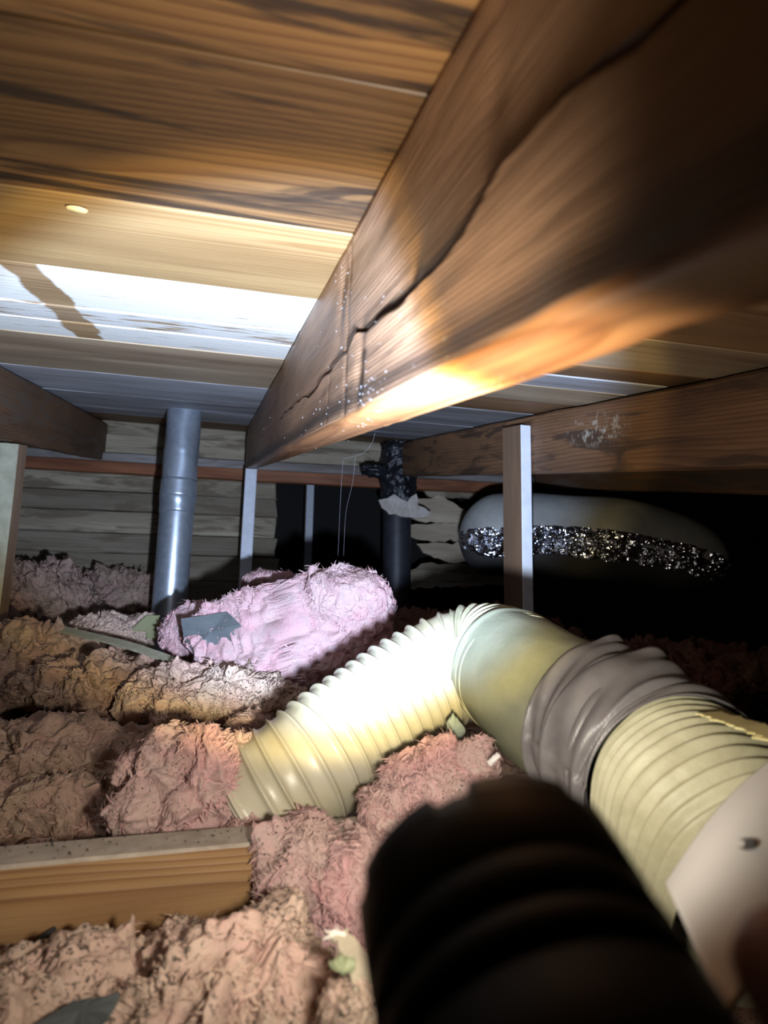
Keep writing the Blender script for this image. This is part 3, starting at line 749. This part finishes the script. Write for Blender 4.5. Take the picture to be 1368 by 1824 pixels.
# ------------------------------------------------------------------ glass wool
def icosphere(sub):
    bm = bmesh.new(); bmesh.ops.create_icosphere(bm, subdivisions=sub, radius=1.0)
    bm.verts.ensure_lookup_table()
    V = np.array([v.co[:] for v in bm.verts]); Fc = np.array([[v.index for v in f.verts] for f in bm.faces]); bm.free()
    return V, Fc
ICO = {k: icosphere(k) for k in (5, 6, 7)}
def clump(name, px, py, d, rx, ry, rz, mat, label, seed, rot=0.0, tilt=0.0, box=2.0, amp=1.0, sub=7, turn=0.0, cat='insulation', tufts=6000, tlen=.0080, group='clumps of loose glass wool'):
    """loose lump of glass wool: centre seen at (px,py,d), half sizes in metres along camera right / forward / up"""
    V, Fc = ICO[sub]; V = V.copy()
    e = 2.0/box
    S = np.sign(V)*np.abs(V)**e
    S = S*np.array([rx, ry, rz])
    c, s_ = cos(rot), sin(rot)
    S = np.stack([S[:, 0]*c-S[:, 2]*s_, S[:, 1], S[:, 0]*s_+S[:, 2]*c], 1)      # turn in the picture plane
    c, s_ = cos(tilt), sin(tilt)
    S = np.stack([S[:, 0], S[:, 1]*c-S[:, 2]*s_, S[:, 1]*s_+S[:, 2]*c], 1)      # lean back
    fwh = np.array([sin(YAW+turn), cos(YAW+turn), 0]); rth = np.array([cos(YAW+turn), -sin(YAW+turn), 0]); uph = np.array([0, 0, 1.0])
    P = S[:, :1]*rth+S[:, 1:2]*fwh+S[:, 2:]*uph
    nrm = V/np.array([rx, ry, rz]); nrm /= np.linalg.norm(nrm, axis=1)[:, None]
    nrm = nrm[:, :1]*rth+nrm[:, 1:2]*fwh+nrm[:, 2:]*uph
    m = min(rx, ry, rz)
    wv = np.stack([pn(P*18, seed+1), pn(P*18, seed+2), pn(P*18, seed+3)], 1)
    Q = P+wv*.022
    dsp = .018*fbm(Q*9, seed+5, 2)-.012*ridge(Q*17, seed+9, 1)
    st = np.array([1.0, 1.0, .6])
    dsp += -.0095*ridge(Q*42*st, seed+14, 1)-.0048*ridge(Q*100*st, seed+20, 1)+.0030*fbm(Q*170, seed+24, 2)+.006
    P = P+nrm*(dsp*amp)[:, None]
    P += .006*amp*np.stack([pn(P*45, seed+31), pn(P*45, seed+32), pn(P*45, seed+33)], 1)
    c0 = np.array(at(px, py, d)[:])
    W = P+c0
    W[:, 2] = np.maximum(W[:, 2], .004+.003*pn(W*20, 3))
    o = mesh_obj(name, W, Fc, mat)
    tag(o, label, cat, group)
    # curled flocks of fibre lying on and standing off the surface
    if tufts:
        flocks(W, nrm, tufts, tlen*(.55+.75*d), mat, o, seed)
    return o
def flocks(W, nrm, cnt, L0, mat, o, seed):
    r = np.random.default_rng(seed); idx = r.integers(0, len(W), cnt)
    b = W[idx]; n = nrm[idx]
    fld = np.stack([pn(b*14, seed+61), pn(b*14, seed+62), pn(b*14, seed+63)], 1)+r.normal(size=(cnt, 3))*.22
    t = fld-n*(fld*n).sum(1)[:, None]; t /= np.linalg.norm(t, axis=1)[:, None]+1e-9
    sd = np.cross(n, t)+n*r.normal(size=(cnt, 1))*.5; sd /= np.linalg.norm(sd, axis=1)[:, None]+1e-9
    L = L0*r.uniform(.4, 1.25, (cnt, 1)); wd = L*r.uniform(.03, .13, (cnt, 1)); lift = r.uniform(.02, .38, (cnt, 1)); curl = r.normal(size=(cnt, 1))*.35
    rows = []
    for q in range(4):
        u = q/3
        c = b-n*L*.06+t*L*(u-.15)+n*L*lift*(sin(u*pi*.62))*.8+np.cross(n, t)*L*curl*u*u
        ww = wd*(sin(pi*(.12+.85*u))**.8)
        rows += [c-sd*ww, c+sd*ww]
    V = np.stack(rows, 1).reshape(-1, 3)
    base = (np.arange(cnt)*8)[:, None, None]
    Q = base+np.array([[2*q, 2*q+1, 2*q+3, 2*q+2] for q in range(3)])[None]
    f = quad_mesh('fibre_flocks', V, Q.reshape(-1, 4), mat, o); f['kind'] = 'stuff'

# loose layer over the whole floor
def layer():
    nx, ny = 330, 330
    xs = np.linspace(-1.25, 1.75, nx); ys = .02+np.linspace(0, 1, ny)**1.4*2.21
    X, Y = np.meshgrid(xs, ys, indexing='ij')
    hz = np.interp(Y, [0, .3, .44, .495, .545, .60, .8, 1.2, 1.8, 2.4, 3], [-.24, -.245, -.262, -.275, -.235, -.205, -.18, -.16, -.13, -.11, -.12])
    hz = hz+.07*np.exp(-((X+.75)/.35)**2)*np.clip((Y-.9)/.6, 0, 1)
    P = np.stack([X.ravel(), Y.ravel(), 0*X.ravel()], 1)
    wv = np.stack([pn(P*7, 101), pn(P*7, 102), 0*P[:, 0]], 1); Q = P+wv*.05
    n = .030*fbm(Q*6, 103, 2)-.014*ridge(Q*12, 106, 2)-.007*ridge(Q*40, 110, 2)+.003*fbm(Q*120, 115, 2)
    near = np.clip((np.abs(Y-.515).ravel()-.02)/.05, .25, 1)
    Z = CAMZ+hz.ravel()+n*near
    V = np.stack([X.ravel()+.012*pn(P*30, 120), Y.ravel()+.012*pn(P*30, 121), np.maximum(Z, .003)], 1)
    V0 = V
    o = mesh_obj('insulation_layer', V, grid_faces(nx, ny)[:, ::-1], M['wool_brown'])
    tag(o, 'loose brownish glass wool spread between the joists across the attic floor', 'insulation', kind='stuff')
    flocks(V0, np.tile(np.array([0, 0, 1.0]), (len(V0), 1)), 26000, .016, M['wool_brown'], o, 77)
layer()
clump('insulation_batt', 525, 1142, 1.00, .165, .055, .102, M['wool_pink'], 'bright pink slab of glass wool lit by the torch behind the ribbed duct', 200, rot=.27, tilt=-.45, box=4.0, amp=.85, turn=.22, tufts=9000)
clump('insulation_clump', 365, 1128, 1.16, .088, .06, .052, M['wool_pink'], 'pink lump of glass wool round the dark grey card scrap, left of the bright slab', 203, rot=.12, box=2.6, amp=.8)
clump('insulation_clump', 615, 1066, 1.0, .064, .055, .050, M['wool_pink'], 'small pink peak of glass wool on top of the bright slab', 205, rot=.1, box=3.2, amp=.6)
clump('insulation_clump', 485, 1035, 1.25, .062, .05, .024, M['wool_pink'], 'narrow pink strip of glass wool below the pale middle post', 207, rot=.1, amp=.5, sub=6)
clump('insulation_clump', 390, 1245, .88, .13, .10, .048, M['wool_buff'], 'yellow-lit lump of glass wool at the foot of the pink slab', 210, rot=-.05, amp=1.0)
clump('insulation_clump', 190, 1130, 1.30, .10, .08, .05, M['wool_buff'], 'orange-lit lump of glass wool before the foot of the shiny pipe', 214, amp=1.0, sub=7)
clump('insulation_clump', 70, 1085, 1.75, .23, .12, .14, M['wool_brown'], 'tall brownish heap of glass wool against the old wall at left', 218, rot=-.30, amp=2.0)
clump('insulation_clump', 215, 1075, 1.98, .17, .10, .11, M['wool_brown'], 'grey-brown heap of glass wool behind the foot of the shiny pipe', 221, rot=-.2, amp=1.7)
clump('insulation_clump', 10, 1190, 1.1, .18, .14, .085, M['wool_brown'], 'dark brown lump of glass wool at the left picture edge', 224, amp=1.2)
clump('insulation_clump', 210, 1225, .98, .17, .13, .048, M['wool_brown'], 'brown lump of glass wool under the pale curved strip', 226, amp=1.1)
clump('insulation_clump', 110, 1370, .74, .15, .12, .065, M['wool_brown'], 'wide dusky lump of glass wool left of the dark hollow', 228, amp=1.1)
clump('insulation_clump', 50, 1475, .62, .11, .07, .050, M['wool_brown'], 'low dusky lump of glass wool behind the joist at far left', 230, amp=.9)
clump('insulation_clump', 225, 1420, .66, .05, .05, .035, M['wool_brown'], 'small dusky lump of glass wool beside the dark hollow', 231, sub=6, amp=.9)
clump('insulation_clump', 360, 1420, .555, .076, .045, .060, M['wool_mid'], 'rounded pink lump of glass wool at the left end of the ribbed duct', 233, tufts=9000, amp=.95)
clump('insulation_clump', 445, 1290, .72, .028, .025, .015, M['wool_buff'], 'small buff scrap of glass wool above the left end of the duct', 235, sub=6, amp=.45)
clump('insulation_clump', 555, 1570, .462, .048, .045, .052, M['wool_mid'], 'mauve lump of glass wool draped over the foreground joist', 238, tufts=9000, amp=.85)
clump('insulation_clump', 470, 1500, .510, .047, .03, .030, M['wool_mid'], 'small mauve lump of glass wool resting on the joist top', 239, sub=7, amp=.8)
clump('insulation_clump', 640, 1600, .445, .035, .045, .045, M['wool_mid'], 'mauve lump of glass wool between the joist and the left side of the torch', 240, sub=7, amp=.8)
clump('insulation_clump', 765, 1410, .50, .050, .035, .044, M['wool_mid'], 'pink lump of glass wool between the ribbed duct and the torch', 241, rot=.5, tufts=9000, amp=.8)
clump('insulation_clump', 850, 1355, .50, .026, .025, .026, M['wool_mid'], 'small pink tuft of glass wool tucked under the taped bend', 243, sub=6, amp=.6)
clump('insulation_clump', 170, 1900, .335, .12, .09, .062, M['wool_buff'], 'broad speckled pink lump of glass wool at the bottom left', 246, tufts=9000, amp=.9, rot=.16)
clump('insulation_clump', 10, 1900, .33, .07, .06, .052, M['wool_buff'], 'speckled lump of glass wool in the bottom left corner', 248, sub=7, amp=.8)
clump('insulation_clump', 420, 1840, .335, .068, .07, .056, M['wool_buff'], 'buff pink lump of glass wool at the bottom beside the torch', 250, tufts=9000, amp=.85)
clump('insulation_clump', 640, 1860, .27, .020, .03, .028, M['wool_buff'], 'ragged buff lump of glass wool against the left side of the torch', 252, sub=7, amp=.5)
clump('insulation_clump', 840, 1140, 1.3, .22, .14, .06, M['wool_shadowed'], 'shadowed red-brown glass wool behind the ribbed duct', 255, amp=1.2)
clump('insulation_clump', 1200, 1210, 1.05, .28, .20, .06, M['wool_shadowed'], 'shadowed red-brown glass wool behind the taped bend', 258, amp=1.2)

# ------------------------------------------------------------------ scraps lying about
bpy.context.view_layer.update(); _dg = bpy.context.evaluated_depsgraph_get()
def surf(px, py, lift=.007):
    """depth of the first surface met along this direction"""
    q = ray(px, py).normalized(); start = ORG; L_ = 0
    for _ in range(12):
        hit, loc, nn, fi, ob, mx = sc.ray_cast(_dg, start, q)
        if not hit: return 1.0
        if 'insul' in ob.name: return (loc-ORG).dot(_fw)-lift
        start = loc+q*.0005
    return 1.0
def patch(name, px_pts, d, th, mat, label, cat, seed, bend=.0015, group=None):
    """flat scrap lying on the wool: outline at depth d (number or one per corner)"""
    r = random.Random(seed); n = len(px_pts)
    if d == 'surf':
        ds = [surf(x, y) for x, y in px_pts]; md = float(np.median(ds)); d = [min(max(v, md-.012), md+.012)-.003 for v in ds]
    W = [at(x, y, d[k] if isinstance(d, (list, tuple)) else d) for k, (x, y) in enumerate(px_pts)]
    P = []
    for a, b in zip(W, W[1:]+W[:1]):
        m = 6
        for q in range(m): P.append(a.lerp(b, q/m)+Vector((r.gauss(0, 1), r.gauss(0, 1), r.gauss(0, 1)))*bend*.15)
    c = sum(P, Vector())/len(P); nr = (W[1]-W[0]).cross(W[2]-W[0]).normalized()
    if nr.dot(ORG-c) < 0: nr = -nr
    rings = [1.0, .66, .33]; V = []; m = len(P)
    for sgn in (0, 1):
        for f in rings:
            for v in P: V.append((c+(v-c)*f+nr*(bend*(1-f*f)-sgn*th))[:])
        V.append((c+nr*(bend-sgn*th))[:])
    st = 3*m+1; Fc = []
    for sgn in (0, 1):
        o_ = sgn*st
        for q in range(2):
            for k in range(m): Fc.append([o_+q*m+k, o_+q*m+(k+1) % m, o_+(q+1)*m+(k+1) % m, o_+(q+1)*m+k])
        for k in range(m): Fc.append([o_+2*m+k, o_+2*m+(k+1) % m, o_+3*m])
    for k in range(m): Fc.append([k, st+k, st+(k+1) % m, (k+1) % m])
    o = mesh_obj(name, V, Fc, mat, None, False)
    bm = bmesh.new(); bm.from_mesh(o.data); bmesh.ops.recalc_face_normals(bm, faces=bm.faces); bm.to_mesh(o.data); bm.free()
    return tag(o, label, cat, group)
patch('card_scrap', [(322, 1102), (405, 1090), (428, 1112), (422, 1158), (345, 1162), (328, 1140)], 'surf', .006, M['card'], 'dark grey card scrap pressed into pink wool left of the bright slab', 'scrap', 1)
patch('card_scrap', [(235, 1120), (262, 1096), (285, 1096), (278, 1140), (240, 1135)], 'surf', .006, plain('olive_card', (.16, .16, .08), None, 30, .8), 'olive grey scrap beside the yellow-lit wool', 'scrap', 2)
patch('felt_scrap', [(60, 1824), (130, 1782), (212, 1768), (190, 1810), (120, 1850)], 'surf', .003, M['card'], 'dark felt scrap lying on the bottom left wool', 'scrap', 3)
patch('felt_flake', [(262, 1655), (272, 1640), (287, 1637), (285, 1650), (272, 1662), (264, 1662)], 'surf', .002, M['chip'], 'small oval black flake on the bottom left wool', 'flake', 4, .001)
patch('felt_strip', [(48, 1682), (110, 1638), (118, 1640), (60, 1690)], 'surf', .002, M['chip'], 'black sliver at the foot of the foreground joist', 'flake', 5, .001)
patch('plastic_chip', [(795, 1290), (808, 1272), (830, 1300), (822, 1318), (800, 1315)], .555, .004, plain('green_grey_chip', (.2, .24, .2), None, 30, .6), 'green-grey chip wedged under the bunched ribs', 'scrap', 6, .002)
patch('plastic_chip', [(868, 1358), (886, 1341), (892, 1347), (874, 1366)], .452, .002, plain('clear_strip', (.55, .53, .52), None, 30, .3), 'small pale plastic strip beside the taped sleeve', 'scrap', 7, .001)
_sp = [(70, 1112), (140, 1128), (230, 1150), (310, 1178), (345, 1192)]; _sd = np.polyval(np.polyfit([p[0] for p in _sp], [surf(*p) for p in _sp], 1), [p[0] for p in _sp])-.02
o = ribbon('curved_strip', [at(x, y, d) for (x, y), d in zip(_sp, _sd)], .018, M['lath'], None, .004, Vector((0, -.5, 1)), .03, 2, .9)
tag(o, 'thin pale curved strip lying on the left wool', 'strip')
# torn paper tuft beside the torch
tr = empty('torn_facing', at(640, 1760, .27), 'pale torn paper facing with frayed end beside the torch', 'scrap')
tr.location.z = max(.05, tr.location.z-.02)
ribbon('paper_strip', [at(604, 1664, .285), at(622, 1690, .28), at(642, 1725, .272), at(655, 1790, .262), at(658, 1860, .255)], .008, plain('torn_paper', (.26, .23, .17), (.2, .165, .12), 30, .8), tr, .002, CU, .12, 6, 1.5)
for k in range(16):
    a0 = at(606+random.uniform(-4, 10), 1666+random.uniform(-4, 14), .284); an = random.uniform(2.0, 4.6)
    e0 = at(606+cos(an)*random.uniform(18, 38)*.9, 1664-abs(sin(an))*random.uniform(5, 38)+10, .283)
    ribbon('frayed_thread', [a0, a0.lerp(e0, .5)+CU*.001, e0], .0007, M['frayed'], tr, .0005, _fw, .1, k, .2)
patch('paper_curl', [(586, 1722), (604, 1708), (628, 1712), (632, 1728), (610, 1738)], .262, .002, plain('pale_green_paper', (.17, .19, .11), None, 30, .7), 'pale green curled paper edge beside the torch', 'scrap', 8, .003)

# dirt specks on the joist top
V, Fc = [], []; rr = random.Random(3)
for k in range(150):
    x = rr.uniform(-.35, .12); y = .497+.045*x+rr.uniform(.002, .038); sz = rr.uniform(.0003, .0011); zt_ = .1404
    b = len(V); n = 5
    for q in range(n):
        a = 2*pi*q/n; V.append((x+sz*cos(a)*rr.uniform(.6, 1.5), y+sz*sin(a)*1.4, zt_))
    V.append((x, y, zt_+sz*.8))
    for q in range(n): Fc.append([b+q, b+(q+1) % n, b+n])
o = mesh_obj('dirt_specks', V, Fc, M['chip'], None, False); tag(o, 'black grit sprinkled on the foreground joist top', 'dirt', kind='stuff')

# ------------------------------------------------------------------ cobweb
def strand(name, pts, r, parent):
    Cc, ss = catmull(pts, 30); return tube(name, Cc, ss, lambda s, t: r+0*s, 5, M['web'], parent)
wb = empty('cobweb', at(640, 800, 1.15), 'fine cobweb strands hanging under the middle rafter', 'cobweb')
strand('strand', [at(668, 772, 1.02), at(662, 790, 1.05), at(645, 808, 1.08), at(610, 818, 1.12)], .0002, wb)
strand('strand', [at(611, 818, 1.12), at(607, 880, 1.14), at(602, 990, 1.17)], .00014, wb)
strand('strand', [at(633, 815, 1.10), at(628, 860, 1.12), at(616, 915, 1.15), at(612, 990, 1.18)], .00014, wb)

# ------------------------------------------------------------------ white sheet at lower right
def sheet():
    n = 40; V = []
    A, B_, C_, D_ = at(1185, 1572, .245), at(1375, 1352, .30), at(1560, 1460, .285), at(1300, 1830, .175)
    nr = (B_-A).cross(D_-A).normalized()
    if nr.dot(ORG-A) < 0: nr = -nr
    for sgn in (0, 1):
        for i in range(n):
            for j in range(n):
                u, v = i/(n-1), j/(n-1)
                p = A.lerp(B_, u).lerp(D_.lerp(C_, u), v)
                p = p+nr*(.010*sin(pi*v*.9)+.004*sin(pi*u)-.0016*sgn)
                V.append(p[:])
    g = grid_faces(n, n); Fc = g.tolist()+(g[:, ::-1]+n*n).tolist()
    rim = [i*n for i in range(n)]+[(n-1)*n+j for j in range(1, n)]+[i*n+n-1 for i in range(n-2, -1, -1)]+[j for j in range(n-2, 0, -1)]
    for a, b in zip(rim, rim[1:]+rim[:1]): Fc.append([a, b, b+n*n, a+n*n])
    o = mesh_obj('white_sheet', V, Fc, M['paper'])
    tag(o, 'stiff off-white sheet with one dark hole beside the torch at lower right', 'sheet')
    ctr = at(1325, 1507, .2545)
    # find the surface point along the view ray
    best = min(V[:n*n], key=lambda p: (Vector(p)-ORG).normalized().cross(ray(1325, 1507).normalized()).length)
    ctr = Vector(best)+nr*.0004; ux = nr.cross(CU).normalized(); uy = ux.cross(nr)
    HV = []
    for k, (rad, h) in enumerate(((.0001, -.0002), (.0022, -.0002), (.0029, .0006), (.0033, .0003), (.0034, -.0006))):
        for q in range(20):
            a = 2*pi*q/20; HV.append((ctr+ux*rad*cos(a)+uy*rad*1.15*sin(a)+nr*h)[:])
    h = mesh_obj('eyelet_hole', HV, grid_faces(5, 20, True), M['hole'], o); h['label'] = 'small dark round hole'
sheet()

# ------------------------------------------------------------------ the torch and the hand that holds it
tb = LENS
tor = empty('flashlight', LENS-BEAM*.06-BU*.0, 'black hand torch with a notched bezel, seen from behind at the bottom', 'flashlight')
def lathe(name, prof, mat, parent, n=72, notch=None):
    V = []
    for (sa, r) in prof:
        for q in range(n):
            a = 2*pi*q/n; ss_ = sa
            if notch: ss_ = notch(sa, r, a)
            V.append((LENS+BEAM*ss_+(BR*cos(a)+BU*sin(a))*r)[:])
    return mesh_obj(name, V, grid_faces(len(prof), n, True).tolist(), mat, parent)
RT = .0278
def notch(sa, r, a):
    if sa > .0005 :
        c = cos(a*6+.5)
        return sa-(.0028 if c > .72 else 0)
    return sa
lathe('bezel', [(-.012, RT-.001), (-.011, RT), (-.003, RT), (.0010, RT), (.0048, RT-.0002), (.0050, RT-.0012), (.0048, RT-.0028), (.001, RT-.003), (-.004, RT-.003)], M['torch_bezel'], tor, 144, notch)
lathe('lens', [(-.0005, .0001), (-.0005, RT-.0028), (-.0015, RT-.0026)], M['glass'], tor)
lathe('reflector', [(-.0018, RT-.003), (-.008, RT-.007), (-.016, RT-.017), (-.018, .004), (-.018, .0002)], M['galv'], tor)
lathe('head', [(-.010, RT-.0022), (-.0115, RT-.0022), (-.0125, RT-.0004), (-.020, RT+.0002), (-.0206, RT-.0012), (-.0222, RT-.0012), (-.0228, RT+.0002), (-.0280, RT+.0002), (-.0286, RT-.0014), (-.0302, RT-.0014), (-.0308, RT+.0003), (-.046, RT+.0006), (-.050, RT-.002), (-.060, .0215), (-.062, .020)], M['torch'], tor)
body_prof = [(-.060, .0195)]
for k in range(14):
    a = -.064-k*.006
    body_prof += [(a, .0195), (a-.0008, .0203), (a-.0036, .0203), (a-.0044, .0195)]
body_prof += [(-.150, .0198), (-.153, .0198)]
lathe('body', body_prof, M['torch'], tor, 48)
lathe('tail_cap', [(-.1515, .0199), (-.152, .0207), (-.170, .0207), (-.173, .019), (-.174, .011), (-.175, .010), (-.1755, .0002)], M['torch'], tor, 48)

def hand():
    def fp(s_, ang, r): return LENS+BEAM*s_+(BR*cos(ang)+BU*sin(ang))*r
    verts, edges_, rad = [], [], []
    def add(p, r, link=None):
        verts.append(p[:]); rad.append(r); k = len(verts)-1
        if link is not None: edges_.append((link, k))
        return k
    wr = add(fp(-.175, radians(-12), .052), .027)          # wrist, root
    fa = add(fp(-.250, radians(-25), .085), .032, wr)
    fa2 = add(fp(-.330, radians(-30), .125), .037, fa)
    pm = add(fp(-.130, radians(-8), .041), .021, wr)
    # thumb lies forward along the right side of the torch
    t0 = add(fp(-.110, radians(14), .040), .0155, pm)
    t1 = add(fp(-.082, radians(26), .037), .0125, t0)
    t2 = add(fp(-.056, radians(33), .0385), .0105, t1)
    t3 = add(fp(-.033, radians(37), .0392), .0092, t2)
    t4 = add(fp(-.026, radians(37), .0385), .0068, t3)
    prev = pm
    for k, sx in enumerate((-.078, -.098, -.118, -.137)):
        L = (1.0, 1.08, 1.0, .82)[k]
        kn = add(fp(sx-.004, radians(-42), .0385), .0125-.0006*k, pm)
        a = add(fp(sx, radians(-42-46*L), .0315), .0098-.0005*k, kn)
        b = add(fp(sx+.001, radians(-42-100*L), .0300), .0090-.0005*k, a)
        c = add(fp(sx+.002, radians(-42-140*L), .0290), .0084-.0005*k, b)
        add(fp(sx+.002, radians(-42-160*L), .0285), .0062, c)
    me = bpy.data.meshes.new('hand'); o0 = Vector(verts[0])
    me.from_pydata([(Vector(v)-o0)[:] for v in verts], edges_, [])
    ob = bpy.data.objects.new('hand', me); COL.objects.link(ob); ob.location = o0
    me.materials.append(M['skin'])
    sk = ob.modifiers.new('skin', 'SKIN'); sk.use_smooth_shade = True
    for k, v in enumerate(me.skin_vertices[0].data): v.radius = (rad[k], rad[k]); v.use_root = (k == 0)
    ss_ = ob.modifiers.new('sub', 'SUBSURF'); ss_.levels = 2; ss_.render_levels = 2
    tag(ob, 'hand gripping the black torch, thumb forward along its right side', 'hand')
hand()
